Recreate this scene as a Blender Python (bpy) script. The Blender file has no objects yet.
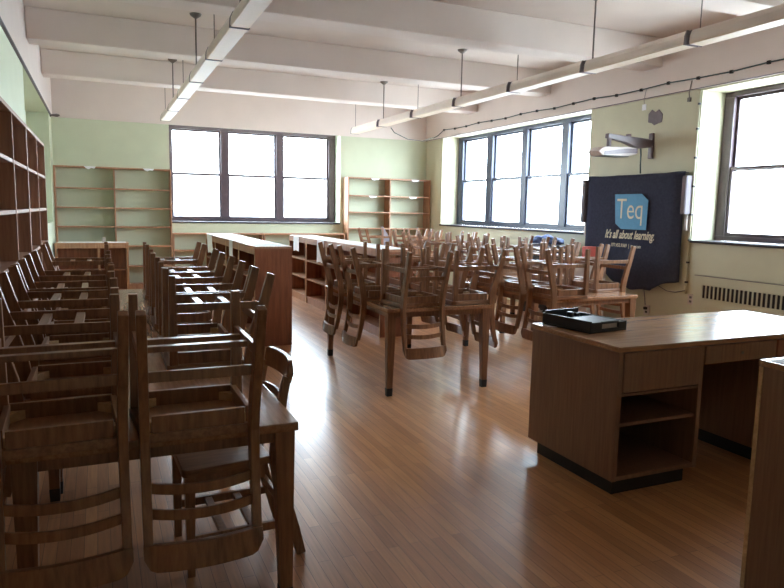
import bpy, bmesh, math, random
from mathutils import Vector, Matrix
random.seed(7)
COL = bpy.context.scene.collection
PI = math.pi
SC = bpy.context.scene

# ------------------------------------------------------------------ materials
def lin(c):
    return tuple(((v/255)/12.92 if v/255 <= .04045 else ((v/255+.055)/1.055)**2.4) for v in c) + (1,)

def new_mat(name):
    m = bpy.data.materials.new(name); m.use_nodes = True
    nt = m.node_tree; b = nt.nodes['Principled BSDF']
    return m, nt, b

def paint(name, rgb, rough=.6, var=.06, scale=6, metallic=0, bump=0, spec=.5):
    m, nt, b = new_mat(name)
    tc = nt.nodes.new('ShaderNodeTexCoord'); n = nt.nodes.new('ShaderNodeTexNoise')
    n.inputs['Scale'].default_value = scale; n.inputs['Detail'].default_value = 5
    nt.links.new(tc.outputs['Object'], n.inputs['Vector'])
    r = nt.nodes.new('ShaderNodeValToRGB')
    c = lin(rgb)
    r.color_ramp.elements[0].position = .3; r.color_ramp.elements[1].position = .7
    r.color_ramp.elements[0].color = tuple(v*(1-var) for v in c[:3]) + (1,)
    r.color_ramp.elements[1].color = tuple(min(1, v*(1+var)) for v in c[:3]) + (1,)
    nt.links.new(n.outputs['Fac'], r.inputs['Fac']); nt.links.new(r.outputs['Color'], b.inputs['Base Color'])
    b.inputs['Roughness'].default_value = rough; b.inputs['Metallic'].default_value = metallic
    b.inputs['Specular IOR Level'].default_value = spec
    if bump:
        bp = nt.nodes.new('ShaderNodeBump'); bp.inputs['Strength'].default_value = bump; bp.inputs['Distance'].default_value = .01
        nt.links.new(n.outputs['Fac'], bp.inputs['Height']); nt.links.new(bp.outputs['Normal'], b.inputs['Normal'])
    return m

def wood(name, rgb, dark, rough=.4, grain=(18, 18, 1.2), contrast=.5, spec=.5):
    m, nt, b = new_mat(name)
    tc = nt.nodes.new('ShaderNodeTexCoord'); mp = nt.nodes.new('ShaderNodeMapping')
    mp.inputs['Scale'].default_value = grain
    n = nt.nodes.new('ShaderNodeTexNoise'); n.inputs['Scale'].default_value = 2.2; n.inputs['Detail'].default_value = 7; n.inputs['Roughness'].default_value = .62
    nt.links.new(tc.outputs['Object'], mp.inputs['Vector']); nt.links.new(mp.outputs['Vector'], n.inputs['Vector'])
    r = nt.nodes.new('ShaderNodeValToRGB')
    r.color_ramp.elements[0].position = .5-contrast*.4; r.color_ramp.elements[1].position = .5+contrast*.3
    r.color_ramp.elements[0].color = lin(dark); r.color_ramp.elements[1].color = lin(rgb)
    nt.links.new(n.outputs['Fac'], r.inputs['Fac']); nt.links.new(r.outputs['Color'], b.inputs['Base Color'])
    b.inputs['Roughness'].default_value = rough; b.inputs['Specular IOR Level'].default_value = spec
    bp = nt.nodes.new('ShaderNodeBump'); bp.inputs['Strength'].default_value = .08; bp.inputs['Distance'].default_value = .004
    nt.links.new(n.outputs['Fac'], bp.inputs['Height']); nt.links.new(bp.outputs['Normal'], b.inputs['Normal'])
    return m

def floor_mat():
    m, nt, b = new_mat('oak_strip_floor')
    tc = nt.nodes.new('ShaderNodeTexCoord'); mp = nt.nodes.new('ShaderNodeMapping')
    mp.inputs['Rotation'].default_value = (0, 0, PI/2)
    nt.links.new(tc.outputs['Object'], mp.inputs['Vector'])
    br = nt.nodes.new('ShaderNodeTexBrick')
    br.inputs['Scale'].default_value = 1; br.inputs['Brick Width'].default_value = .9; br.inputs['Row Height'].default_value = .057
    br.inputs['Mortar Size'].default_value = .0012; br.inputs['Mortar Smooth'].default_value = .3; br.offset = .37; br.inputs['Bias'].default_value = 0
    br.inputs['Color1'].default_value = lin(FL1); br.inputs['Color2'].default_value = lin(FL2); br.inputs['Mortar'].default_value = lin((92, 62, 42))
    nt.links.new(mp.outputs['Vector'], br.inputs['Vector'])
    m2 = nt.nodes.new('ShaderNodeMapping'); m2.inputs['Scale'].default_value = (26, 1.4, 1)
    nt.links.new(tc.outputs['Object'], m2.inputs['Vector'])
    n = nt.nodes.new('ShaderNodeTexNoise'); n.inputs['Scale'].default_value = 3; n.inputs['Detail'].default_value = 6
    nt.links.new(m2.outputs['Vector'], n.inputs['Vector'])
    mx = nt.nodes.new('ShaderNodeMix'); mx.data_type = 'RGBA'; mx.blend_type = 'OVERLAY'; mx.inputs['Factor'].default_value = .35
    nt.links.new(br.outputs['Color'], mx.inputs[6]); nt.links.new(n.outputs['Fac'], mx.inputs[7])
    nt.links.new(mx.outputs[2], b.inputs['Base Color'])
    n2 = nt.nodes.new('ShaderNodeTexNoise'); n2.inputs['Scale'].default_value = 1.6; n2.inputs['Detail'].default_value = 4
    nt.links.new(tc.outputs['Object'], n2.inputs['Vector'])
    mr = nt.nodes.new('ShaderNodeMapRange'); mr.inputs['From Min'].default_value = .3; mr.inputs['From Max'].default_value = .7
    mr.inputs['To Min'].default_value = .3; mr.inputs['To Max'].default_value = .36
    nt.links.new(n2.outputs['Fac'], mr.inputs['Value']); nt.links.new(mr.outputs['Result'], b.inputs['Roughness'])
    bp = nt.nodes.new('ShaderNodeBump'); bp.inputs['Strength'].default_value = .12; bp.inputs['Distance'].default_value = .002; bp.invert = True
    nt.links.new(br.outputs['Fac'], bp.inputs['Height']); nt.links.new(bp.outputs['Normal'], b.inputs['Normal'])
    b.inputs['Specular IOR Level'].default_value = .5
    b.inputs['Coat Weight'].default_value = .55; b.inputs['Coat Roughness'].default_value = .2
    return m

def glass_mat():
    m = bpy.data.materials.new('window_glass'); m.use_nodes = True; nt = m.node_tree; nt.nodes.clear()
    o = nt.nodes.new('ShaderNodeOutputMaterial'); mx = nt.nodes.new('ShaderNodeMixShader')
    t = nt.nodes.new('ShaderNodeBsdfTransparent'); g = nt.nodes.new('ShaderNodeBsdfGlossy'); g.inputs['Roughness'].default_value = .02
    t.inputs['Color'].default_value = (.93, .96, .97, 1)
    mx.inputs[0].default_value = .05
    nt.links.new(t.outputs[0], mx.inputs[1]); nt.links.new(g.outputs[0], mx.inputs[2])
    nt.links.new(mx.outputs[0], o.inputs[0]); return m

FL1 = (198, 143, 96); FL2 = (170, 117, 76)
M = dict(
    floor=floor_mat(), glass=glass_mat(),
    green=paint('pale_green_wall', (197, 204, 179), .75, .03, 3, bump=.04),
    cream=paint('cream_green_wall', (200, 199, 174), .7, .04, 3, bump=.04),
    pink=paint('pinkish_plaster', (220, 209, 203), .85, .03, 2, bump=.05),
    ceil=paint('tan_ceiling_paint', (218, 206, 198), .9, .03, 2, bump=.05),
    winframe=paint('glare_lifted_bronze_frame', (88, 74, 80), .35, .1, 9),  # window glare is mixed into this colour, greying the dark brown frame
    winframe2=paint('glare_lifted_grey_bronze_frame', (66, 72, 92), .35, .1, 9),  # bluish dark frame, its colour raised to carry the glare veil
    sill=paint('slate_sill', (58, 54, 60), .8, .1, 12),
    chair=wood('dark_oak_chair', (148, 104, 72), (108, 72, 48), .3, (22, 22, 2.4)),
    seat=wood('oak_seat', (152, 108, 76), (110, 74, 50), .36, (20, 3, 20)),
    table=wood('oak_table', (164, 120, 90), (130, 90, 62), .22, (24, 1.6, 24)),
    tleg=wood('oak_table_leg', (140, 96, 64), (100, 62, 40), .38, (24, 24, 1.6)),
    shelf=wood('oak_bookcase', (182, 138, 106), (148, 104, 76), .45, (14, 14, 1.2)),
    shelfd=wood('dark_oak_bookcase', (166, 124, 96), (134, 96, 72), .6, (14, 14, 1.2)),
    shelfr=wood('reddish_oak_panel', (150, 92, 62), (116, 66, 44), .4, (12, 12, 1)),
    pale=wood('pale_oak_shelf', (206, 172, 130), (176, 138, 98), .5, (2, 16, 16)),
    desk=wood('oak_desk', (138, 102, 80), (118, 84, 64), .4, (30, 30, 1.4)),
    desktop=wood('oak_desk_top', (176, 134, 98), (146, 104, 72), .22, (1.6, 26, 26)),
    black=paint('black_rubber', (26, 24, 24), .5, .1, 20),
    plinth=paint('black_kick_base', (20, 19, 20), .5, .1, 20),
    plastic=paint('black_plastic', (26, 28, 32), .38, .12, 30),
    paper=paint('white_paper', (236, 238, 242), .8, .02, 12),
    metal=paint('grey_metal', (118, 112, 108), .4, .08, 12, .5),
    white=paint('white_enamel', (232, 220, 210), .35, .03, 8),
    lens=paint('white_plastic_lens', (240, 226, 208), .5, .02, 30),
    cloth=paint('haze_lifted_navy_cloth', (84, 88, 110), .9, .12, 30, bump=.3, spec=.2),  # dark cover; the haze over it is put into this lighter colour
    logo=paint('light_blue_print', (98, 160, 200), .8, .04, 20),
    print_=paint('cream_print', (222, 214, 190), .8, .03, 20),
    grey=paint('grey_plastic', (118, 112, 118), .8, .06, 12),
    ltgrey=paint('pale_grey_plastic', (196, 186, 180), .45, .05, 12),
    projbody=paint('mauve_grey_casing', (118, 106, 112), .35, .1, 12),
    blue=paint('blue_cloth', (84, 100, 142), .85, .25, 18, bump=.4),
    red=paint('salmon_red_plastic', (214, 96, 84), .6, .08, 12),
    cable=paint('teal_grey_cable', (76, 96, 98), .6, .1, 30),
    dark=paint('dark_void', (38, 34, 32), .7, .1, 12),
    stone=paint('pale_building_stone', (236, 236, 234), .9, .05, 1),
    bldwin=paint('pale_far_window', (205, 208, 214), .6, .05, 1),
    asphalt=paint('pale_street_paving', (198, 194, 188), .9, .1, 1),
)

# ------------------------------------------------------------------ helpers
def box(bm, x0, x1, y0, y1, z0, z1):
    vs = [bm.verts.new((x, y, z)) for x in (x0, x1) for y in (y0, y1) for z in (z0, z1)]
    for f in ((0, 1, 3, 2), (4, 6, 7, 5), (0, 4, 5, 1), (2, 3, 7, 6), (0, 2, 6, 4), (1, 5, 7, 3)):
        bm.faces.new([vs[i] for i in f])
    return vs

def taper(bm, c0, s0, c1, s1):
    """square bar from centre c0 (half sizes s0) to centre c1 (half sizes s1), z ends"""
    vs = []
    for c, s in ((c0, s0), (c1, s1)):
        for sx, sy in ((-1, -1), (1, -1), (1, 1), (-1, 1)):
            vs.append(bm.verts.new((c[0]+sx*s[0], c[1]+sy*s[1], c[2])))
    for f in ((3, 2, 1, 0), (4, 5, 6, 7), (0, 1, 5, 4), (1, 2, 6, 5), (2, 3, 7, 6), (3, 0, 4, 7)):
        bm.faces.new([vs[i] for i in f])

def sweep(bm, pts, side, a, b):
    """rectangular bar along pts; a = half width along side (list or value), b = half thickness"""
    side = Vector(side).normalized(); rings = []
    n = len(pts)
    for i, p in enumerate(pts):
        p = Vector(p)
        t = (Vector(pts[min(i+1, n-1)]) - Vector(pts[max(i-1, 0)])).normalized()
        nn = t.cross(side).normalized()
        aa = a[i] if isinstance(a, (list, tuple)) else a
        bb = b[i] if isinstance(b, (list, tuple)) else b
        rings.append([bm.verts.new(p + side*aa*sa + nn*bb*sb) for sa, sb in ((-1, -1), (1, -1), (1, 1), (-1, 1))])
    for r0, r1 in zip(rings, rings[1:]):
        for k in range(4):
            bm.faces.new((r0[k], r0[(k+1) % 4], r1[(k+1) % 4], r1[k]))
    bm.faces.new(rings[0][::-1]); bm.faces.new(rings[-1])

def tube(bm, pts, r, seg=8):
    rings = []; n = len(pts)
    for i, p in enumerate(pts):
        p = Vector(p); t = (Vector(pts[min(i+1, n-1)]) - Vector(pts[max(i-1, 0)])).normalized()
        up = Vector((0, 0, 1)) if abs(t.z) < .9 else Vector((1, 0, 0))
        u = t.cross(up).normalized(); v = t.cross(u)
        rr = r[i] if isinstance(r, (list, tuple)) else r
        rings.append([bm.verts.new(p + (u*math.cos(2*PI*k/seg) + v*math.sin(2*PI*k/seg))*rr) for k in range(seg)])
    for r0, r1 in zip(rings, rings[1:]):
        for k in range(seg):
            bm.faces.new((r0[k], r0[(k+1) % seg], r1[(k+1) % seg], r1[k]))
    bm.faces.new(rings[0][::-1]); bm.faces.new(rings[-1])

def prism(bm, poly, f0, f1):
    """poly: list of 2D; f0/f1 map (u,v)->3D for the two caps"""
    a = [bm.verts.new(f0(*p)) for p in poly]; b = [bm.verts.new(f1(*p)) for p in poly]
    n = len(poly)
    bm.faces.new(a[::-1]); bm.faces.new(b)
    for k in range(n): bm.faces.new((a[k], a[(k+1) % n], b[(k+1) % n], b[k]))

def obj(name, bm, mat, parent=None, bevel=0, smooth=False, loc=None):
    bmesh.ops.recalc_face_normals(bm, faces=bm.faces)
    if bevel:
        es = [e for e in bm.edges if len(e.link_faces) == 2 and e.calc_face_angle(0) > .6]
        bmesh.ops.bevel(bm, geom=es, offset=bevel, segments=2, affect='EDGES', profile=.6, clamp_overlap=True)
    me = bpy.data.meshes.new(name); bm.to_mesh(me); bm.free()
    me.materials.append(M[mat] if isinstance(mat, str) else mat)
    if smooth:
        for p in me.polygons: p.use_smooth = True
    o = bpy.data.objects.new(name, me); COL.objects.link(o)
    if parent: o.parent = parent
    if loc: o.location = loc
    return o

def tag(o, label, cat, group=None, kind=None):
    o['label'] = label; o['category'] = cat
    if group: o['group'] = group
    if kind: o['kind'] = kind
    return o

def thing(name, label, cat, loc=(0, 0, 0), rot=(0, 0, 0), group=None):
    o = bpy.data.objects.new(name, None); COL.objects.link(o)
    o.location = loc; o.rotation_euler = rot; o.empty_display_size = .1
    return tag(o, label, cat, group)

def struct(name, bm=None, mat=None, label=None, bevel=0):
    if bm is None:
        o = bpy.data.objects.new(name, None); COL.objects.link(o)
    else:
        o = obj(name, bm, mat, None, bevel)
    o['kind'] = 'structure'
    if label: o['label'] = label; o['category'] = name.split('_')[0]
    return o

def boxes(name, lst, mat, parent=None, bevel=0, loc=None):
    bm = bmesh.new()
    for b in lst: box(bm, *b)
    return obj(name, bm, mat, parent, bevel, loc=loc)

def dup(root, loc, rot, label):
    r = root.copy(); COL.objects.link(r); r.location = loc; r.rotation_euler = rot; r['label'] = label
    for ch in list(root.children):
        c = ch.copy(); COL.objects.link(c); c.parent = r
        for g in ch.children:
            d = g.copy(); COL.objects.link(d); d.parent = c
    return r

# ------------------------------------------------------------------ room shell
XL, XR, YB, YF = -.73, 6.81, 13.62, -1.6
ZG, ZBM, ZC = 3.13, 3.5, 3.86
bm = bmesh.new(); box(bm, XL-.6, XR+.6, YF-.3, YB+.5, -.12, 0)
struct('floor', bm, 'floor', 'glossy oak strip floor with boards running away from the viewer')
bm = bmesh.new(); box(bm, XL-.6, XR+.6, YF-.3, YB+.5, ZC, ZC+.15)
struct('ceiling', bm, 'ceil', 'tan painted ceiling above the beams')

# back wall with window opening x 1.28-4.76, z 1.28-3.11
bm = bmesh.new()
for b in ((XL-.6, 1.28, YB, YB+.45, 0, ZC), (4.76, XR+.6, YB, YB+.45, 0, ZC), (1.28, 4.76, YB, YB+.45, 0, 1.26), (1.28, 4.76, YB, YB+.45, 3.17, ZC)):
    box(bm, *b)
struct('wall_back', bm, 'green', 'pale green back wall with a wide window')
# right wall, two openings
O2 = (8.13, 12.85, 1.29, 3.16); O3 = (3.3, 6.12, 1.27, 3.11)
bm = bmesh.new()
for b in ((XR, XR+.52, O2[1], YB, 0, ZC), (XR, XR+.52, O3[1], O2[0], 0, ZC), (XR, XR+.52, YF, O3[0], 0, ZC),
          (XR, XR+.52, O2[0], O2[1], 0, O2[2]-.02), (XR, XR+.52, O2[0], O2[1], O2[3], ZC),
          (XR, XR+.52, O3[0], O3[1], 0, O3[2]-.02), (XR, XR+.52, O3[0], O3[1], O3[3], ZC)):
    box(bm, *b)
struct('wall_right', bm, 'cream', 'cream green right wall with two big windows')
# left wall: pier up to y 8.75, window bay, pier
O4 = (8.75, 12.97, 1.3, 3.12)
bm = bmesh.new()
for b in ((XL-.5, XL, YF, O4[0], 0, ZC), (XL-.5, XL, O4[1], YB, 0, ZC), (XL-.5, XL, O4[0], O4[1], 0, O4[2]-.02), (XL-.5, XL, O4[0], O4[1], O4[3], ZC), (XL-.5, XL-.34, O4[0], O4[1], O4[2]-.02, O4[3])):
    box(bm, *b)
struct('wall_left', bm, 'green', 'pale green left wall with a blank recessed bay past the bookcases')
bm = bmesh.new(); box(bm, XL-.6, XR+.6, YF-.3, YF, 0, ZC)
struct('wall_front', bm, 'cream', 'wall behind the viewer')
# pinkish girders over the walls
for nm, b, lb in (('trim_1', (XL, XR, YB-.015, YB-.001, ZG, ZC), 'pinkish upper band of the back wall'),
                  ('trim_2', (XL+.001, XL+.02, YF, YB-.016, ZG, ZC), 'pinkish girder along the top of the left wall'),
                  ('trim_3', (XR-.03, XR-.001, YF, YB-.016, ZG, ZC), 'pinkish girder along the top of the right wall')):
    bm = bmesh.new(); box(bm, *b); struct(nm, bm, 'pink', lb)
# ceiling beams
for k, y in enumerate((11.4, 9.1, 6.76, 4.42, 2.08, -.26)):
    bm = bmesh.new(); box(bm, XL+.021, XR-.031, y, y+.34, ZBM, ZC)
    struct('trim_%d' % (4+k), bm, 'pink', 'painted ceiling beam, number %d counted from the back wall' % (k+1), bevel=.012)
# recess seal behind the side walls is the window itself

# ------------------------------------------------------------------ windows
def window(name, P, u0, u1, z0, z1, cols, meet, mat, label, sillover, fw=.07, su0=None, su1=None):
    """P(u,d,z)->world; d=0 frame plane inner face growing outward; cols = list of (ua,ub) pane bays"""
    root = struct(name, label=label)
    def B(lst, nm, m, parent, bev=0):
        bm = bmesh.new()
        for (ua, ub, da, db, za, zb) in lst:
            a = P(ua, da, za); b = P(ub, db, zb)
            box(bm, min(a[0], b[0]), max(a[0], b[0]), min(a[1], b[1]), max(a[1], b[1]), za, zb)
        return obj(nm, bm, m, parent, bev)
    B([(u0, u1, 0, .12, z1-.06, z1), (u0, u1, 0, .12, z0, z0+.06), (u0, cols[0][0], 0, .12, z0+.06, z1-.06), (cols[-1][1], u1, 0, .12, z0+.06, z1-.06)], 'frame', mat, root, .006)
    for (a, b), (c, d) in zip(cols, cols[1:]):
        B([(b, c, -.01, .12, z0+.06, z1-.06)], 'mullion', mat, root, .006)
    for (a, b) in cols:
        t = .035
        za, zb = z0+.06, z1-.06
        for (p, q, dd) in ((meet-.025, zb, .055), (za, meet+.025, .015)):
            s = B([(a, b, dd, dd+.035, q-t, q), (a, b, dd, dd+.035, p, p+t*1.2), (a, a+t, dd, dd+.035, p+t*1.2, q-t), (b-t, b, dd, dd+.035, p+t*1.2, q-t)], 'sash', mat, root, .004)
            B([(a+t, b-t, dd+.015, dd+.02, p+t*1.2, q-t)], 'pane', 'glass', s)
    B([(su0 if su0 is not None else u0, su1 if su1 is not None else u1, sillover, 0, z0-.03, z0)], 'window_sill', 'sill', root, .006)
    return root

c1 = [(1.345, 2.31), (2.45, 3.45), (3.59, 4.61)]
window('window_1', lambda u, d, z: (u, 13.95+d, z), 1.282, 4.758, 1.29, 3.168, c1, 2.23, 'winframe',
       'wide back wall window of three bays with dark frames', -.36)
c2 = [(8.2, 9.13), (9.3, 10.3), (10.46, 11.47), (11.67, 12.66)]
window('window_2', lambda u, d, z: (7.2+d, u, z), 8.132, 12.848, 1.30, 3.158, c2, 2.23, 'winframe2',
       'right wall window of four bays beyond the dark board cover', -.43)
c3 = [(3.42, 4.55), (4.75, 5.98)]
window('window_3', lambda u, d, z: (7.2+d, u, z), 3.302, 6.118, 1.28, 3.108, c3, 2.17, 'winframe',
       'nearer right wall window above the heater grille', -.43)

# ------------------------------------------------------------------ chair
def zc(z): return z*1.04 if z <= .4656 else .4842+(z-.4656)*1.13

def make_chair(label):
    t = thing('library_chair', label, 'chair', group='wooden library chairs')
    # seat
    bm = bmesh.new(); prof = []
    nseg = 8
    def hw(y): return .215 - (y+.205)/.385*.035
    pts = []
    for k in range(nseg+1):
        a = -PI/2 + k*(PI/2)/nseg
        pts.append((hw(-.2)-.035+.035*math.cos(a), -.175+.035*math.sin(a)))
    right = pts + [(hw(.178), .178)]
    poly = right + [(-x, y) for x, y in right[::-1]]
    prism(bm, poly, lambda x, y: (x, y, .432), lambda x, y: (x, y, .465))
    obj('seat', bm, 'seat', t, .005)
    boxes('seat_apron', [(-.175, .175, -.185, -.165, .375, .4325), (-.155, .155, .15, .17, .375, .4325),
                         (-.182, -.162, -.165, .15, .375, .4325), (.162, .182, -.165, .15, .375, .4325)], 'chair', t, .002)
    for sx in (-1, 1):
        for sy, y in ((1, -.165), (-1, .15)):
            bm = bmesh.new(); prism(bm, [(0, 0), (.045, 0), (0, .045)], lambda u, v, sx=sx, sy=sy, y=y: (sx*(.162-u), y+sy*v, .40), lambda u, v, sx=sx, sy=sy, y=y: (sx*(.162-u), y+sy*v, .4318))
            obj('corner_block', bm, 'pale', t)
    for sx in (-1, 1):
        bm = bmesh.new(); taper(bm, (sx*.188, -.178, 0), (.016, .016), (sx*.188, -.178, .432), (.021, .021))
        obj('leg', bm, 'chair', t, .003)
        # back leg and upright in one swept post
        prof = [(.315, 0), (.283, .12), (.245, .24), (.215, .35), (.2, .44), (.203, .53), (.215, .62), (.234, .71), (.252, .78)]
        bm = bmesh.new()
        sweep(bm, [(sx*(.186-.006*min(1, z/.4)), y, z) for y, z in prof], (1, 0, 0), .0155,
              [.021, .024, .027, .029, .029, .026, .022, .019, .016])
        obj('back_post', bm, 'chair', t, .003)
        bm = bmesh.new(); sweep(bm, [(sx*.187, -.16, .155), (sx*.185, .255, .155)], (1, 0, 0), .009, .018)
        obj('side_stretcher', bm, 'chair', t, .002)
    for y in (-.035, .10):
        boxes('cross_stretcher', [(-.178, .178, y-.018, y+.018, .148, .168)], 'chair', t, .002)
    boxes('rear_stretcher', [(-.168, .168, .232, .25, .205, .24)], 'chair', t, .002)
    def arc(x): return .028*(1-(x/.18)**2)
    for z, yb in ((.593, .212), (.67, .226)):
        bm = bmesh.new()
        sweep(bm, [(x, yb+arc(x), z+.012*(1-(x/.18)**2)) for x in [(-.172+.344*i/10) for i in range(11)]], (0, 0, 1), .0165, .006)
        obj('back_slat', bm, 'chair', t, .002)
    bm = bmesh.new(); N = 20; vs = []
    for i in range(N+1):
        x = -.197+.394*i/N; e = max(0, abs(x)-.152)/.045
        top = .84-.045*(1-math.sqrt(max(0, 1-e*e))); bot = .757-.0*e
        y = .256+arc(min(abs(x), .18)); lean = .012
        vs.append([bm.verts.new((x, y-.0115, bot)), bm.verts.new((x, y+.0115, bot)), bm.verts.new((x, y+.0115+lean, top)), bm.verts.new((x, y-.0115+lean, top))])
    for a, b in zip(vs, vs[1:]):
        for k in range(4): bm.faces.new((a[k], a[(k+1) % 4], b[(k+1) % 4], b[k]))
    bm.faces.new(vs[0][::-1]); bm.faces.new(vs[-1])
    obj('top_rail', bm, 'chair', t, .003)
    for o in t.children:
        for v in o.data.vertices: v.co.z = zc(v.co.z); v.co.x *= 1.04
    return t

first_chair = [None]
ZT = .762
def chair(x, y, deg, label, up=True, z=None):
    rot = (PI, 0, math.radians(deg)) if up else (0, 0, math.radians(deg))
    loc = (x, y, (ZT+.4842) if up else 0)
    if z is not None: loc = (x, y, z)
    if first_chair[0] is None:
        c = make_chair(label); c.location = loc; c.rotation_euler = rot; first_chair[0] = c
        return c
    return dup(first_chair[0], loc, rot, label)

# ------------------------------------------------------------------ tables
def table(label, x0, x1, y0, y1, rot=0):
    cx, cy = (x0+x1)/2, (y0+y1)/2; w, l = (x1-x0)/2, (y1-y0)/2
    t = thing('library_table', label, 'table', (cx, cy, 0), (0, 0, math.radians(rot)), 'oak library tables')
    boxes('table_top', [(-w, w, -l, l, ZT-.036, ZT)], 'table', t, .006)
    i = .03
    boxes('table_apron', [(-w+.09, w-.09, -l+i, -l+i+.022, ZT-.082, ZT-.0355), (-w+.09, w-.09, l-i-.022, l-i, ZT-.082, ZT-.0355),
                          (-w+i, -w+i+.022, -l+.09, l-.09, ZT-.082, ZT-.0355), (w-i-.022, w-i, -l+.09, l-.09, ZT-.082, ZT-.0355)], 'tleg', t, .002)
    for sx in (-1, 1):
        for sy in (-1, 1):
            bm = bmesh.new(); X, Y = sx*(w-.052), sy*(l-.052)
            taper(bm, (X+sx*.008, Y+sy*.008, .07), (.025, .025), (X, Y, ZT-.036), (.04, .04))
            lg = obj('leg', bm, 'tleg', t, .003)
            bm = bmesh.new(); taper(bm, (X+sx*.008, Y+sy*.008, 0), (.024, .024), (X+sx*.008, Y+sy*.008, .0705), (.0265, .0265))
            obj('leg_shoe', bm, 'black', lg, .002)
    return t

table('nearest oak table at lower left, two chairs hanging over its near end', -.31, .685, 2.42, 3.88)
table('second oak table in the left row, between the nearest one and the farthest one', -.3, .68, 3.885, 5.43)
table('farthest oak table in the left row, its far end towards the low cabinet', -.3, .68, 5.435, 6.98)
table('oak table mid room with black shoes on its tapered legs, six upturned chairs', 2.2, 3.22, 5.02, 6.78, -1)
table('oak table nearest the dark board cover, its right corner bare', 3.94, 5.04, 5.16, 6.8, 3)
table('oak table far back beside the right end of the aisle cabinets', 4.6, 5.62, 8.7, 10.3)
table('oak table farthest back, below the tall bookcase by the corner', 4.6, 5.62, 10.6, 12.2)
table('oak table below the four bay window, behind the table by the board', 4.78, 5.78, 7.25, 8.45)

OV = .173
# nearest table
chair(.305, 2.42+OV-.05, 0, 'upturned chair hanging over the nearest table end, right one of the pair')
chair(-.145, 2.42+OV-.05, 2, 'upturned chair hanging over the nearest table end, left one of the pair')
left = [(3.15, 'nearest'), (3.9, 'second'), (4.42, 'third'), (5.17, 'fourth'), (6.45, 'farthest')]
for y, w in left:
    chair(-.3+OV, y, -90+random.uniform(-1.5, 1.5), 'upturned chair with its back to the tall left bookcases, %s of five' % w)
right = [(3.59, 'nearest'), (4.05, 'second'), (4.85, 'third'), (5.29, 'fourth'), (6.4, 'farthest')]
for y, w in right:
    chair(.68-OV-.01+.022*(y-3.59), y, 90+random.uniform(-2, 2), 'upturned chair on the aisle side of the left table row, %s of five' % w)
chair(.485, 3.0, -88, 'upright chair tucked under the right side of the nearest table', up=False)
# middle table
chair(2.5, 5.04+OV, 2, 'upturned chair hanging over the near end of the middle table')
chair(2.2+OV, 5.72, -91, 'upturned chair on the left side of the middle table, nearer of two')
chair(2.2+OV, 6.32, -92, 'upturned chair on the left side of the middle table, farther of two')
chair(3.215-OV, 5.28, 89, 'upturned chair on the right side of the middle table, nearest of three')
chair(3.22-OV, 5.86, 90, 'upturned chair on the right side of the middle table, second of three')
chair(3.22-OV, 6.44, 91, 'upturned chair on the right side of the middle table, farthest of three')
# table by the board
chair(3.97+OV, 5.3, -88, 'upturned chair on the left side of the board table, nearest of three')
chair(3.955+OV, 5.8, -88, 'upturned chair on the left side of the board table, second of three')
chair(3.93+OV, 6.3, -88, 'upturned chair on the left side of the board table, farthest of three')
chair(5.105-OV, 5.66, 91, 'upturned chair on the board side of its table, nearest of three')
chair(5.1-OV, 6.15, 91, 'upturned chair on the board side of its table, second of three')
chair(5.09-OV, 6.6, 91, 'upturned chair on the board side of its table, farthest of three')
# table behind it
chair(4.78+OV, 7.5, -90, 'upturned chair left side of the table below the four bay window, nearer of two')
chair(4.78+OV, 8.05, -90, 'upturned chair left side of the table below the four bay window, farther of two')
chair(5.78-OV, 7.5, 90, 'upturned chair window side of the table below the four bay window, nearer of two')
chair(5.78-OV, 8.05, 90, 'upturned chair window side of the table below the four bay window, farther of two')
# far tables
chair(5.1, 8.7+OV, 0, 'upturned chair hanging over the near end of the far back table')
chair(4.6+OV, 9.3, -90, 'upturned chair on the left side of the far back table, nearer of two')
chair(4.6+OV, 9.9, -90, 'upturned chair on the left side of the far back table, farther of two')
chair(5.62-OV, 9.4, 90, 'upturned chair on the window side of the far back table, nearer of two')
chair(5.62-OV, 9.85, 90, 'upturned chair on the window side of the far back table, farther of two')
chair(4.6+OV, 11.5, -90, 'upturned chair on the left side of the farthest table, below the corner bookcase')
chair(5.62-OV, 11.0, 90, 'upturned chair on the window side of the farthest table, nearer of two')
chair(5.62-OV, 11.6, 90, 'upturned chair on the window side of the farthest table, farther of two')

# ------------------------------------------------------------------ tall bookcases
def bookcase(name, label, cat, group, w, d, h, bays, zs, loc, rotz, m, mshelf, kick=.08, back=None, band=None, t=.025):
    """local: x 0..w along, y 0..d depth (front at y=0), opening towards -y"""
    o = thing(name, label, cat, loc, (0, 0, rotz), group)
    for x in (0, w-t): boxes('end_panel', [(x, x+t, 0, d, 0, h)], m, o, .002)
    boxes('top_board', [(t, w-t, 0, d, h-t-.002, h)], m, o, .002)
    bw = (w-t)/bays
    for k in range(1, bays): boxes('divider', [(k*bw, k*bw+t, 0, d, kick+t, h-t-.0025)], m, o, .002)
    boxes('kick_board', [(t, w-t, .01, .03, 0, kick)], m, o)
    for k in range(bays):
        for z in zs:
            boxes('shelf', [(k*bw+t+.001, (k+1)*bw-.001, .004, d, z-t, z)], mshelf, o, .002)
    if back:
        boxes('back_panel', [(t+.001, w-t-.001, d-.012, d, kick, h-t-.003)], back, o)
    if band:
        boxes('top_band', [(t, w-t, -.004, .0, h-.075, h-.0)], band, o)
    return o

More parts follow.
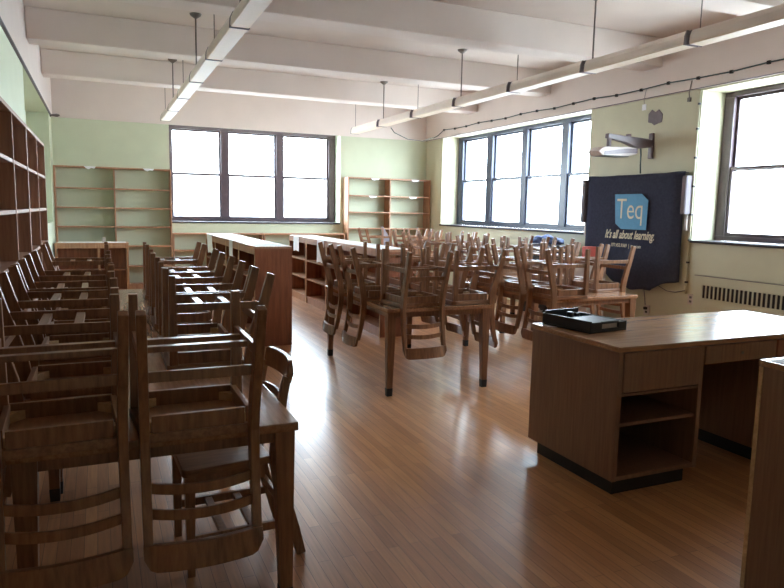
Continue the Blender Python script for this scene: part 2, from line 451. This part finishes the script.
LZ = [.105, .5, .85, 1.2, 1.54, 1.87]
for k, (y1, w) in enumerate(((7.93, 'farthest, nearest the recessed bay'), (6.02, 'middle'), (4.11, 'second from the viewer'), (2.2, 'closest to the viewer'))):
    bookcase('tall_bookcase', 'dark oak open bookcase against the left wall, %s of the run' % w, 'bookcase', 'tall bookcases on the left wall',
             1.905, .225, 2.2, 2, LZ, (-.5, y1-1.905, 0), PI/2, 'shelfd', 'shelfd', back='shelfd')
BZ = [.105, .45, .83, 1.19, 1.54, 1.89]
bookcase('tall_bookcase', 'tall open oak bookcase on the green back wall, left of the window', 'bookcase', None,
         2.0, .26, 2.27, 2, BZ, (-.72, YB-.265, 0), 0, 'shelf', 'shelf')
bookcase('tall_bookcase', 'tall open oak bookcase on the back wall in the right corner', 'bookcase', None,
         1.95, .3, 2.265, 2, BZ, (4.83, YB-.305, 0), 0, 'shelf', 'shelf')
bookcase('low_bookcase', 'low oak bookcase under the left half of the back window', 'bookcase', 'low bookcases under the back window', 1.74, .26, 1.07, 2, [.105, .42, .74], (1.29, YB-.265, 0), 0, 'shelf', 'shelf')
bookcase('low_bookcase', 'low oak bookcase under the right half of the back window', 'bookcase', 'low bookcases under the back window', 1.74, .26, 1.07, 2, [.105, .42, .74], (3.05, YB-.265, 0), 0, 'shelf', 'shelf')
# small paper markers torn on the tall shelves edges
for x, z, lb in ((-.22, 2.27, 'white paper label on the top edge of the left bookcase, left bay'), (.78, 2.27, 'white paper label on the top edge of the left bookcase, right bay'),
                 (5.35, 2.255, 'white paper label on the top edge of the corner bookcase, left bay'), (6.3, 2.255, 'white paper label on the top edge of the corner bookcase, right bay'),
                 (5.3, 1.88, 'white paper label on the second shelf edge of the corner bookcase, left bay'), (6.25, 1.88, 'white paper label on the second shelf edge of the corner bookcase, right bay')):
    y = YB-.27 if x < 2 else YB-.31
    bm = bmesh.new()
    pp = [(0, 0), (.2, 0), (.17, -.04), (.12, -.03), (.08, -.055), (.03, -.035)]
    prism(bm, pp, lambda u, v: (x+u, y+.003, z+v), lambda u, v: (x+u, y+.0, z+v))
    tag(obj('shelf_label', bm, 'paper'), lb, 'label', 'paper labels on bookcase edges')

# low cabinet before the left tall bookcase
def island(label, group, x0, x1, y0, y1, h, side, m, rows, endm=None, n_bays=1):
    """free standing shelving unit, bays open to -x (side=-1) with solid core"""
    o = thing('aisle_cabinet', label, 'cabinet', (x0, y0, 0), (0, 0, 0), group)
    w, l, t = x1-x0, y1-y0, .022
    boxes('top_board', [(0, w, 0, l, h-.028, h)], m, o, .002)
    for y in (0, l-t): boxes('end_panel', [(.001, w-.001, y, y+t, 0, h-.0285)], endm or 'shelfr', o, .001)
    boxes('back_panel', [(w-.03, w-.015, t, l-t, .02, h-.029)], 'shelfr', o)
    boxes('core_panel', [(w*.6, w*.6+.012, t, l-t, .08, h-.029)], 'shelfr', o)
    boxes('kick_board', [(.012, .03, t, l-t, 0, .1)], m, o)
    boxes('top_rail', [(.0, .018, t, l-t, h-.095, h-.0285)], m, o, .001)
    for z in rows: boxes('shelf', [(.002, w*.6, t+.001, l-t-.001, z-.022, z)], m, o, .001)
    for y in (0, l-t): boxes('face_edge', [(-.003, .0, y, y+t, 0, h-.03)], 'pale', o)
    return o

names = ('nearest', 'second', 'third', 'farthest')
ys = [7.43, 8.36, 9.29, 10.22, 11.15]
for k in range(4):
    island('oak aisle cabinet with papers on top, %s of the left run of four' % names[k], 'aisle cabinets, left run', 1.59, 2.02, ys[k], ys[k+1]-.004, 1.15, -1, 'shelf', [.12, .46, .79])
names = ('nearest', 'second', 'third', 'farthest')
ys2 = [7.5, 8.58, 9.66, 10.74, 11.82]
for k in range(4):
    island('oak aisle cabinet behind the middle table, %s of the right run of four' % names[k], 'aisle cabinets, right run', 3.16, 3.6, ys2[k], ys2[k+1]-.004, 1.1, -1, 'shelf', [.12, .42, .73])
# papers over the cabinets
def sheet(label, x0, x1, y0, y1, z, drop=0, dy=(0, 1), xe=None):
    bm = bmesh.new(); box(bm, x0, x1, y0, y1, z, z+.0015)
    if drop:
        a, b = dy; box(bm, xe-.0035, xe-.002, a, b, z-drop, z+.0015); box(bm, xe-.0035, x0+.001, a, b, z, z+.0015)
    tag(obj('paper_sheet', bm, 'paper'), label, 'paper', 'papers on the aisle cabinets')
for k, w in enumerate(('nearest', 'second', 'third', 'farthest')):
    sheet('white paper covering the top of the %s left run cabinet' % w, 1.62, 1.99, ys[k]+.06, ys[k+1]-.09, 1.1505)
for k, w in enumerate(('nearest', 'second', 'third', 'farthest')):
    sheet('white paper covering the top of the %s right run cabinet' % w, 3.2, 3.56, ys2[k]+.05, ys2[k+1]-.08, 1.1005)
def strip(label, xe, y0, y1, z1, z0, skew=0):
    bm = bmesh.new()
    def F(dx): return lambda u, v: (xe-dx, y0+(y1-y0)*u+skew*(1-v), z0+(z1-z0)*v)
    prism(bm, [(0, 0), (.55, .06), (1, -.02), (1, 1), (0, 1)], F(.004), F(.0055))
    box(bm, xe-.0055, xe+.05, y0, y1, z1-.0005, z1+.001)
    tag(obj('hanging_paper', bm, 'paper'), label, 'paper', 'paper strips hanging off cabinet tops')
strip('white paper strip hanging straight down the left cabinet run', 1.587, 8.75, 9.0, 1.153, .82)
strip('white paper strip hanging askew at the far end of the left cabinet run', 1.587, 10.5, 11.0, 1.153, .86, -.1)
strip('white paper strip hanging at the far end of the right cabinet run', 3.157, 11.15, 11.5, 1.103, .84)
strip('white torn paper hanging off the right cabinet run, second from its far end', 3.157, 9.75, 10.1, 1.103, .74, .02)

# low cabinet at the back left
o = thing('low_cabinet', 'low dark oak cabinet with white paper on top, behind the left tables', 'cabinet', (-.7, 12.45, 0))
boxes('top_board', [(0, 1.16, 0, .5, .90, .93)], 'shelf', o, .002)
boxes('top_rail', [(0.02, 1.14, .0, .02, .84, .9)], 'shelf', o, .001)
for x in (0, .66, 1.12): boxes('end_panel', [(x, x+.035, .001, .499, 0, .8995)], 'shelf', o, .002)
boxes('back_panel', [(.036, 1.12, .25, .265, .02, .899)], 'shelfr', o)
boxes('kick_board', [(.036, 1.119, .02, .04, 0, .09)], 'shelfr', o)
boxes('shelf', [(.036, .659, .02, .249, .45, .47), (.696, 1.119, .02, .249, .45, .47)], 'shelfr', o)
bm = bmesh.new(); box(bm, -.66, .42, 12.5, 12.9, .931, .933)
tag(obj('paper_sheet', bm, 'paper'), 'long white paper on the low cabinet behind the left table row', 'paper')
bm = bmesh.new(); box(bm, .04, .09, 12.62, 12.66, .933, 1.02)
tag(obj('bookend', bm, 'ltgrey', None, .003), 'small pale bookend standing on the low back left cabinet', 'bookend')

# ------------------------------------------------------------------ desk
D = thing('librarian_desk', 'large oak desk with open pedestal shelves and a black kick base, right foreground', 'desk', (2.57, 2.735, 0))
W, L, H = 1.98, .81, .868
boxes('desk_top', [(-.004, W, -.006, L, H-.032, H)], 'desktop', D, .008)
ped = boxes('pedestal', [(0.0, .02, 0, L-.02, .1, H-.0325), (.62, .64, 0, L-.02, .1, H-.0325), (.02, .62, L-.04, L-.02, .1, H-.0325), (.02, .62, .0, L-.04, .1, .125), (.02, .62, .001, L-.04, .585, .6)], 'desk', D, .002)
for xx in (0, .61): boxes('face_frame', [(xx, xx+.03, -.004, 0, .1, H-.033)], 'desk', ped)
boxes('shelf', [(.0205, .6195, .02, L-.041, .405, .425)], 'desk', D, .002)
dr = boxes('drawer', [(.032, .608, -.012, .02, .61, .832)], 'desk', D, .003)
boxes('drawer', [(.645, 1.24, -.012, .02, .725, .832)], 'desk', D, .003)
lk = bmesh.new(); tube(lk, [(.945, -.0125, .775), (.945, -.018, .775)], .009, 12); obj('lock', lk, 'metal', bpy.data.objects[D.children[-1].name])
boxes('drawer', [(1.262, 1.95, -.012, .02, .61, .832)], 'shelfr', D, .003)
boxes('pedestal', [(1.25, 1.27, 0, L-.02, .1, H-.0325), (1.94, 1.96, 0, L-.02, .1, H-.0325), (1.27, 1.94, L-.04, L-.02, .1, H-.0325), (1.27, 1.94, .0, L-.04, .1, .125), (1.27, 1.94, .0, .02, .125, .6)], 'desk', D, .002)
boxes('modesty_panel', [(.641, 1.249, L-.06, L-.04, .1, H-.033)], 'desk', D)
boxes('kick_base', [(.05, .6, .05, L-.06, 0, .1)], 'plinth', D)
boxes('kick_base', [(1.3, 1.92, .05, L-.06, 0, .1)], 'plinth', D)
# white chips and marks along the side are wear on the side panel
# black case on the desk
K = thing('plastic_case', 'open black plastic case with a grey handle slot lying on the desk corner', 'case', (2.81, 3.32, H), (0, 0, math.radians(-11)))
K.rotation_euler = (0, 0, math.radians(8))
boxes('base_tray', [(-.165, .165, -.2, .2, .001, .012), (-.165, -.15, -.2, .2, .012, .075), (.15, .165, -.2, .2, .012, .06), (-.15, .15, .185, .2, .012, .09), (-.15, -.06, -.2, -.185, .012, .066), (.09, .15, -.2, -.185, .012, .058), (-.06, .09, -.2, -.185, .012, .024), (-.06, .09, -.2, -.185, .052, .068)], 'plastic', K, .003)
bm = bmesh.new(); box(bm, -.055, .085, -.19, -.187, .024, .052); obj('handle_slot', bm, 'ltgrey', K)
bm = bmesh.new(); box(bm, -.148, .148, -.184, .06, .045, .058); obj('lid_panel', bm, 'plastic', K, .004)
bm = bmesh.new(); tube(bm, [(-.02, .1, .012), (-.02, .1, .085)], .022, 14); obj('knob', bm, 'plastic', K, .002)
bm = bmesh.new(); tube(bm, [(.07, .12, .012), (.07, .12, .07)], .018, 14); obj('knob', bm, 'plastic', K, .002)
bm = bmesh.new(); prism(bm, [(2.59, 3.40), (2.64, 3.36), (2.66, 3.52), (2.595, 3.53)], lambda x, y: (x, y, H+.0002), lambda x, y: (x, y, H+.001))
tag(obj('paper_sheet', bm, 'paper'), 'bright white paper corner poking out beside the black case on the desk', 'paper')

# foreground cabinet at the right edge
o = thing('foreground_cabinet', 'oak cabinet cut off by the right edge of the photo, bright paper on top', 'cabinet', (2.485, .9, 0))
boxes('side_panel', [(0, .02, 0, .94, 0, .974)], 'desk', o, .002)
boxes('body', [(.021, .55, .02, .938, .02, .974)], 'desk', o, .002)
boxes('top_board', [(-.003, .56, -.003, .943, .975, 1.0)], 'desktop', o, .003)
boxes('edge_strip', [(-.0035, -.0005, .92, .938, 0, .974)], 'pale', o)
bm = bmesh.new(); prism(bm, [(2.475, 1.2), (3.0, 1.25), (3.0, 1.80), (2.5, 1.815)], lambda x, y: (x, y, 1.0005), lambda x, y: (x, y, 1.002))
tag(obj('paper_sheet', bm, 'paper'), 'white paper on the cabinet at the right edge of the photo', 'paper')
bm = bmesh.new(); tube(bm, [(2.575, 1.79, 1.0025), (2.575, 1.79, 1.012)], .006, 10)
tag(obj('push_pin', bm, 'black'), 'tiny dark pin on the white paper at the right edge', 'pin')

# ------------------------------------------------------------------ pendant lights
def light_proto(label):
    t = thing('pendant_light', label, 'light')
    L = 1.35
    bm = bmesh.new(); prof = [(-.055, .12), (.055, .12), (.075, .075), (.08, .012), (-.08, .012), (-.075, .075)]
    prism(bm, prof, lambda x, z: (x, .012, z), lambda x, z: (x, L-.012, z)); obj('housing', bm, 'white', t, .003)
    for y in (0, L-.012):
        bm = bmesh.new(); prof = [(-.058, .124), (.058, .124), (.079, .077), (.084, -.004), (-.084, -.004), (-.079, .077)]
        prism(bm, prof, lambda x, z: (x, y, z), lambda x, z: (x, y+.0115, z)); obj('end_plate', bm, 'grey', t)
    boxes('lens', [(-.076, .076, .014, L-.014, 0, .0118)], 'lens', t, .003)
    return t
lp = [None]
def add_light(x, y, label, rod, canopy):
    if lp[0] is None:
        o = light_proto(label); o.location = (x, y, 3.08); lp[0] = o
    else:
        src = lp[0]; o = src.copy(); COL.objects.link(o); o.location = (x, y, 3.08); o['label'] = label
        for ch in list(src.children):
            if ch.name.split('.')[0] in ('hanger_rod', 'canopy'): continue
            c = ch.copy(); COL.objects.link(c); c.parent = o
    bm = bmesh.new()
    tube(bm, [(0, 1.3, .12), (0, 1.3, ZC-3.08)], .009 if canopy else .005, 8)
    obj('hanger_rod', bm, 'metal', o)
    if canopy:
        bm = bmesh.new(); tube(bm, [(0, 1.3, ZC-3.08-.05), (0, 1.3, ZC-3.08-.018), (0, 1.3, ZC-3.08)], [.02, .065, .072], 16)
        obj('canopy', bm, 'metal', o, smooth=True)
    return o
ordn = ['first', 'second', 'third', 'fourth', 'fifth', 'sixth', 'seventh', 'eighth', 'ninth']
for k in range(8):
    add_light(1.135, 12.65-1.36*(k+1), '%s light from the window end of the left pendant row' % ordn[k], True, k % 2 == 1 or k == 7)
for k in range(9):
    add_light(4.72+.026*k, 12.68-1.36*(k+1), '%s light from the window end of the right pendant row' % ordn[k], True, k % 2 == 1)
for o in bpy.data.objects:
    if o.name.startswith('pendant_light'): o['group'] = 'left pendant row' if o.location.x < 3 else 'right pendant row'

# ------------------------------------------------------------------ right wall things
XW = XR
# cable along the girder with clips
pts = [(4.82, 10.0, 3.1), (5.2, 10.6, 3.05), (5.9, 11.9, 3.08), (6.5, 12.9, 3.2), (XR-.05, 13.25, 3.3)]
n = 26; run = []
for i in range(n+1):
    y = 13.2-(13.2-1.0)*i/n
    run.append((XR-.045, y, 3.285-.004*i/n*10-.0+.012*math.sin(i*1.9)))
bm = bmesh.new(); tube(bm, [(XR-.045, 13.2, 3.17), (XR-.045, 13.0, 3.2)] + run[1:], .0085, 6)
cb = tag(obj('cable', bm, 'cable', smooth=True), 'teal grey cable clipped along the girder above the right windows', 'cable')
for k, (x, y, z) in enumerate(run[1:]): boxes('clip', [(x-.014, x+.014, y-.018, y+.018, z-.02, z+.016)], 'black', cb)
bm = bmesh.new(); tube(bm, [(4.87, 11.2, 3.06), (4.95, 11.22, 2.98), (5.3, 11.4, 2.9), (5.9, 12.0, 2.95), (6.4, 12.7, 3.08), (XR-.047, 13.22, 3.18)], .007, 6)
tag(obj('cable', bm, 'cable', smooth=True), 'cable drooping from the right pendant row to the corner of the right girder', 'cable')
# wood rail line under the girder
bm = bmesh.new(); box(bm, XR-.034, XR-.03, YF, YB-.02, ZG, ZG+.012); struct('trim_10', bm, 'grey', 'thin edge line under the right girder')
bm = bmesh.new(); box(bm, XL+.0, XL+.03, YF, YB-.4, ZG-.012, ZG+.004); struct('trim_11', bm, 'grey', 'thin conduit edge under the left girder')
bm = bmesh.new(); tube(bm, [(XL+.001, 13.25, ZG-.03), (XL+.03, 13.25, ZG-.01), (XL+.12, 13.22, ZG-.01), (XL+.16, 13.2, ZG-.01)], [.018, .018, .03, .012], 10)
tag(obj('hook', bm, 'metal', smooth=True), 'small brass hook at the end of the left girder line', 'hook')
# vertical conduit
bm = bmesh.new(); tube(bm, [(XR-.016, 6.138, .6), (XR-.016, 6.138, 3.12)], .011, 8)
cd = tag(obj('conduit', bm, 'cream', smooth=True), 'thin painted conduit running down the wall beside the nearer window', 'conduit')
for z in (.75, 1.0, 1.28, 1.6, 1.95, 2.3, 2.65, 2.95): boxes('clip', [(XR-.032, XR-.001, 6.124, 6.152, z-.012, z+.012)], 'black', cd)
# hanging tag
bm = bmesh.new(); tube(bm, [(XR-.05, 7.0, 3.26), (XR-.05, 7.03, 3.12), (XR-.05, 7.02, 3.05)], .003, 6)
hg = tag(obj('hanging_tag', bm, 'grey'), 'small white tag on a string below the girder cable', 'tag')
boxes('tag_card', [(XR-.053, XR-.047, 6.985, 7.055, 2.98, 3.06)], 'paper', hg)
bm = bmesh.new(); tube(bm, [(XR-.05, 6.25, 3.24), (XR-.05, 6.28, 3.1), (XR-.05, 6.27, 3.03)], .006, 6); box(bm, XR-.065, XR-.035, 6.25, 6.29, 2.99, 3.04)
tag(obj('pull_cord', bm, 'metal'), 'short metal pull hanging at the top of the painted conduit', 'cord')
# grey patch
bm = bmesh.new(); pp = [(-.13, .03), (-.06, .1), (.0, .07), (.06, .11), (.12, .06), (.12, -.05), (.05, -.07), (.01, -.1), (-.06, -.08), (-.12, -.07)]
prism(bm, pp, lambda u, v: (XR-.0, 6.86+u, 2.87+v), lambda u, v: (XR-.004, 6.86+u, 2.87+v))
tag(obj('paint_patch', bm, 'grey'), 'grey ragged patch high on the wall above the projector arm', 'patch')

# interactive board under a dark cover
Bd = thing('covered_board', 'wall board under a dark navy cover printed with a light blue logo', 'board', (XR, 7.1, 0))
boxes('board', [(-.08, -.002, -.78, .84, .95, 2.08)], 'ltgrey', Bd)
bm = bmesh.new(); NY, NZ = 48, 30; X0 = -.115
gr = []
for i in range(NY+1):
    row = []
    u = i/NY; y = .92-(.92+.88)*u
    for j in range(NZ+1):
        v = j/NZ
        top = 2.135-.012*math.sin(u*PI)+.004*math.sin(u*21)
        low = (.88 if u < .12 else .88-(u-.12)*.9) if u < .4 else (.63-.06*math.sin((u-.4)/.35*PI/1.3) if u < .78 else .62+(u-.78)*.6)
        low += .012*math.sin(u*30)
        z = top+(low-top)*v
        x = X0-.012*math.sin(u*9+v*2)*v - .010*math.sin(u*23)*v*v - .008
        if u > .93 : x += .05*(u-.93)/.07
        if u < .05: x += .05*(.05-u)/.05
        row.append(bm.verts.new((x, y, z)))
    gr.append(row)
for i in range(NY):
    for j in range(NZ): bm.faces.new((gr[i][j], gr[i+1][j], gr[i+1][j+1], gr[i][j+1]))
bmesh.ops.solidify(bm, geom=bm.faces[:], thickness=.006)
cv = obj('cover', bm, 'cloth', Bd, smooth=True)
boxes('cover_top', [(-.12, -.002, -.865, .915, 2.118, 2.126)], 'cloth', Bd)
# print on the cover (faces -x; text runs towards -y)
XP = -.15
def onboard(bmf, mat, name):
    pass
bm = bmesh.new(); lg = [(.27, 1.87), (-.2, 1.87), (-.35, 1.79), (-.35, 1.38), (.09, 1.38), (.24, 1.47)]
lg = [(.26, 1.865), (-.24, 1.865), (-.365, 1.775), (-.355, 1.385), (.11, 1.385), (.225, 1.46)]
prism(bm, lg, lambda u, v: (XP, u, v), lambda u, v: (XP+.004, u, v)); logo = obj('logo_panel', bm, 'logo', cv)
def text(body, size, y, z, parent, shear=0, sx=1, bold=0, dx=-.0015, sp=1):
    c = bpy.data.curves.new('txt', 'FONT'); c.body = body; c.size = size; c.shear = shear; c.extrude = .0008; c.offset = bold; c.space_character = sp
    t = bpy.data.objects.new('txt', c); COL.objects.link(t); bpy.context.view_layer.update()
    me = bpy.data.meshes.new_from_object(t.evaluated_get(bpy.context.evaluated_depsgraph_get()))
    bpy.data.objects.remove(t)
    for v in me.vertices:
        a, b, e = v.co; v.co = (XP+dx-e, y-a*sx, z+b)
    me.materials.clear(); me.materials.append(M['print_'])
    o = bpy.data.objects.new('lettering', me); COL.objects.link(o); o.parent = parent
    me.update(); return o
text('Teq', .40, .215, 1.53, logo, sx=.80, bold=-.002, dx=-.001)
text("It's all about learning.", .165, .42, 1.255, cv, shear=.4, sx=.66, bold=.003)
text('877.455.9369  |  teq.com', .07, .28, 1.135, cv, sx=.8, bold=.001)
# speakers
for y, z0, z1, lb in ((6.185, 1.6, 2.08, 'grey wall speaker at the right edge of the covered board, by the conduit'), (8.07, 1.45, 2.09, 'grey wall speaker at the left edge of the covered board, by the far window')):
    s = thing('wall_speaker', lb, 'speaker', (XR, y, 0), group='speakers beside the covered board')
    boxes('cabinet', [(-.12, -.002, -.036, .036, z0, z1)], 'grey', s, .01)
    boxes('grille', [(-.128, -.1205, -.03, .03, z0+.02, z1-.02)], 'grey', s, .004)
    boxes('bracket', [(-.06, -.002, -.02, .02, z0-.2, z0-.001)], 'ltgrey', s, .004)
# projector and arm
Pj = thing('wall_projector', 'short throw projector on a long wall arm above the covered board', 'projector', (XR, 6.88, 2.5))
boxes('wall_plate', [(-.04, -.001, -.04, .04, -.17, .17)], 'projbody', Pj, .02)
bm = bmesh.new(); sweep(bm, [(-.04, 0, .03), (-.25, 0, .02), (-.5, 0, .06), (-.78, 0, .09)], (0, 1, 0), [.04, .06, .045, .035], [.05, .07, .04, .03]); obj('arm', bm, 'projbody', Pj, .01)
bm = bmesh.new(); tube(bm, [(-.42, 0, .07), (-.42, 0, .13)], .035, 14); tube(bm, [(-.74, 0, .06), (-.74, 0, -.05)], .03, 12); obj('joint', bm, 'projbody', Pj, .004)
bm = bmesh.new(); poly = [(-1.0, -.12), (-.9, -.06), (-.5, -.045), (-.34, -.06), (-.34, -.13), (-.5, -.165), (-.92, -.17)]
prism(bm, poly, lambda x, z: (x, -.11, z), lambda x, z: (x, .11, z)); hd = obj('projector_body', bm, 'ltgrey', Pj, .012)
boxes('lens_window', [(-.9, -.5, -.112, .112, -.172, -.166)], 'plastic', hd)
bm = bmesh.new(); sweep(bm, [(-.9, -.112, -.14), (-.55, -.112, -.1), (-.36, -.112, -.09)], (0, 0, 1), [.02, .03, .03], .003); obj('side_vent', bm, 'projbody', hd)
bm = bmesh.new(); tube(bm, [(-.2, .0, -.03), (-.14, .05, -.12), (-.09, .1, -.25), (-.08, .1, -.36)], .01, 8); obj('power_cord', bm, 'cable', Pj, smooth=True)

# wires under the board, outlets
bm = bmesh.new(); tube(bm, [(XR-.02, 6.85, .64), (XR-.012, 6.83, .5), (XR-.012, 6.8, .34)], .005, 6); tube(bm, [(XR-.012, 6.62, .66), (XR-.012, 6.45, .6), (XR-.012, 6.3, .6), (XR-.012, 6.155, .64)], .005, 6)
tag(obj('wire', bm, 'grey', smooth=True), 'loose grey wires on the wall under the covered board', 'wire')
def outlet(label, y, z, plug):
    o = thing('wall_outlet', label, 'outlet', (XR, y, z))
    boxes('face_plate', [(-.02, -.0005, -.045, .045, -.065, .065)], 'ltgrey', o, .004)
    boxes('socket', [(-.024, -.0205, -.018, .018, .012, .04), (-.024, -.0205, -.018, .018, -.04, -.012)], 'dark' if plug else 'grey', o, .002)
    if plug: boxes('plug', [(-.06, -.0245, -.02, .02, .008, .044)], 'black', o, .004)
outlet('low wall outlet with a black plug, under the covered board', 6.77, .3, True)
outlet('pinkish wall outlet box at the foot of the painted conduit', 6.05, .54, False)

# heater grille
Hg = thing('wall_heater', 'flush cream wall heater with a row of dark slots under the nearer window', 'heater', (XR, 0, 0))
boxes('cover_panel', [(-.035, -.001, 1.6, 6.0, .1, .86)], 'cream', Hg, .004)
boxes('grille_recess', [(-.037, -.0355, 1.8, 5.86, .585, .74)], 'dark', Hg)
bm = bmesh.new(); y = 1.8
while y < 5.87: box(bm, -.044, -.0375, y, y+.021, .583, .742); y += .058
box(bm, -.045, -.0375, 1.79, 5.87, .742, .752); box(bm, -.045, -.0375, 1.79, 5.87, .573, .583)
obj('grille_bars', bm, 'cream', Hg)
boxes('joint_strip', [(-.038, -.0355, 1.6, 6.0, .85, .858)], 'grey', Hg)

# things by the wall behind the board table
o = thing('media_cart', 'dark media cart standing by the wall below the four bay window', 'cart', (6.42, 8.55, 0))
boxes('body', [(-.22, .22, -.33, .33, .12, 1.06)], 'dark', o, .01)
boxes('top_board', [(-.24, .24, -.35, .35, 1.06, 1.09)], 'grey', o, .006)
for sx in (-1, 1):
    for sy in (-1, 1):
        bm = bmesh.new(); tube(bm, [(sx*.17-.012, sy*.27, .06), (sx*.17+.012, sy*.27, .06)], .06, 16); obj('wheel', bm, 'black', o)
bm = bmesh.new(); bmesh.ops.create_uvsphere(bm, u_segments=28, v_segments=16, radius=1)
for v in bm.verts:
    n = math.sin(v.co.x*7+v.co.y*5)*.18+math.sin(v.co.y*11-v.co.z*6)*.13
    v.co = Vector((v.co.x*.2*(1+n), v.co.y*.32*(1+n*.6), max(-.2, v.co.z)*.085*(1+n*1.6)+.02))
tag(obj('crumpled_cloth', bm, 'blue', smooth=True, loc=(6.42, 8.55, 1.11)), 'crumpled blue cloth heaped on top of the dark media cart', 'cloth')
o = thing('storage_box', 'salmon red box on a small pale stand between the chairs and the board', 'box', (6.32, 7.45, .0))
boxes('stand', [(-.16, .16, -.2, .2, .0, .95)], 'ltgrey', o, .006)
boxes('box_body', [(-.09, .07, -.11, .03, .951, 1.13)], 'red', o, .006)
bm = bmesh.new(); prism(bm, [(6.2, 7.26), (6.45, 7.26), (6.42, 7.32), (6.22, 7.32)], lambda x, y: (x, y, .951), lambda x, y: (x, y, .965))
tag(obj('paper_pad', bm, 'paper'), 'white pad lying beside the salmon red box', 'paper')
# grey panel leaning on the tall corner bookcase
bm = bmesh.new(); prism(bm, [(0, 0), (.28, 0), (.28, .9), (.05, 1.22), (0, 1.25)], lambda u, v: (5.56+u*.8, 12.9+.3*v/1.28, v), lambda u, v: (5.56+u*.8, 12.92+.3*v/1.28, v))
tag(obj('leaning_panel', bm, 'grey'), 'grey pointed panel leaning on the corner bookcase behind the far chairs', 'panel')
# small caulk cup / debris on floor
bm = bmesh.new(); prism(bm, [(0, 0), (.09, .02), (.1, .05), (.02, .05)], lambda u, v: (2.06+u, 8.0+v, .0), lambda u, v: (2.06+u, 8.0+v, .02))
tag(obj('floor_scrap', bm, 'black'), 'small dark scrap on the floor by the near left cabinet end', 'scrap')

# ------------------------------------------------------------------ outside
bm = bmesh.new(); box(bm, -60, 80, -60, 90, -6.2, -6); struct('ground', bm, 'asphalt', 'street level outside the windows')
def building(label, x0, x1, y0, y1, face):
    o = thing('building', label, 'building', (0, 0, -6), group='buildings outside the windows')
    boxes('wall', [(x0, x1, y0, y1, 0, 9.5)], 'stone', o)
    for z in (3, 6, 9.3):
        if face == 'x': boxes('ledge', [(x0-.4, x0-.01, y0, y1, z, z+.3)], 'stone', o)
        else: boxes('ledge', [(x0, x1, y0-.4, y0-.01, z, z+.3)], 'stone', o)
        for k in range(7):
            if z > 9: continue
            if face == 'x': boxes('window', [(x0-.06, x0-.01, y0+2+k*4, y0+4+k*4, z+.9, z+2.4)], 'bldwin', o)
            else: boxes('window', [(x0+2+k*4, x0+4+k*4, y0-.06, y0-.01, z+.9, z+2.4)], 'bldwin', o)
building('pale building across the street seen through the right windows', 30, 40, -8, 24, 'x')
building('pale building across the street seen through the back window', -14, 18, 42, 50, 'y')

# ------------------------------------------------------------------ world and camera
w = bpy.data.worlds.new('World'); SC.world = w; w.use_nodes = True; nt = w.node_tree
bg = nt.nodes['Background']
tc = nt.nodes.new('ShaderNodeTexCoord'); sp = nt.nodes.new('ShaderNodeSeparateXYZ'); rp = nt.nodes.new('ShaderNodeValToRGB')
mr = nt.nodes.new('ShaderNodeMapRange'); mr.inputs['From Min'].default_value = -1
nt.links.new(tc.outputs['Generated'], sp.inputs[0]); nt.links.new(sp.outputs['Z'], mr.inputs['Value']); nt.links.new(mr.outputs['Result'], rp.inputs['Fac'])
rp.color_ramp.elements[0].position = .45; rp.color_ramp.elements[0].color = (.5, .5, .5, 1)
rp.color_ramp.elements[1].position = .53; rp.color_ramp.elements[1].color = (.78, .89, 1.0, 1)
nt.links.new(rp.outputs['Color'], bg.inputs['Color']); bg.inputs['Strength'].default_value = 9.0
# daylight entering through each window (portals only guide the sky sampling)
def portal(loc, rot, sx, sy):
    l = bpy.data.lights.new('window_daylight', 'AREA'); l.shape = 'RECTANGLE'; l.size = sx; l.size_y = sy; l.cycles.is_portal = True
    o = bpy.data.objects.new('window_daylight', l); o.location = loc; o.rotation_euler = rot; COL.objects.link(o)
portal((3.02, 14.12, 2.2), (-PI/2, 0, 0), 3.48, 1.84)
portal((7.36, 10.49, 2.2), (0, PI/2, 0), 1.84, 4.72)
portal((7.36, 4.71, 2.17), (0, PI/2, 0), 1.84, 2.84)

cam = bpy.data.cameras.new('Camera'); co = bpy.data.objects.new('Camera', cam); COL.objects.link(co)
yaw, pit, rol = .4164, .12596, .01887
f = Vector((math.sin(yaw)*math.cos(pit), math.cos(yaw)*math.cos(pit), -math.sin(pit)))
r = Vector((math.cos(yaw), -math.sin(yaw), 0)); u = r.cross(f)
r2 = r*math.cos(rol)+u*math.sin(rol); u2 = u*math.cos(rol)-r*math.sin(rol)
mt = Matrix((r2, u2, -f)).transposed().to_4x4(); mt.translation = (0, 0, 1.585); co.matrix_world = mt
cam.sensor_width = 36; cam.sensor_fit = 'HORIZONTAL'; cam.lens = 662*36/784; cam.clip_start = .05; cam.clip_end = 500
SC.camera = co
SC.view_settings.view_transform = 'Standard'; SC.view_settings.look = 'None'; SC.view_settings.gamma = 1; SC.view_settings.exposure = 2.0
SC.cycles.max_bounces = 12; SC.cycles.diffuse_bounces = 8; SC.cycles.glossy_bounces = 4; SC.cycles.transparent_max_bounces = 12
SC.cycles.use_denoising = True; SC.cycles.sample_clamp_indirect = 8
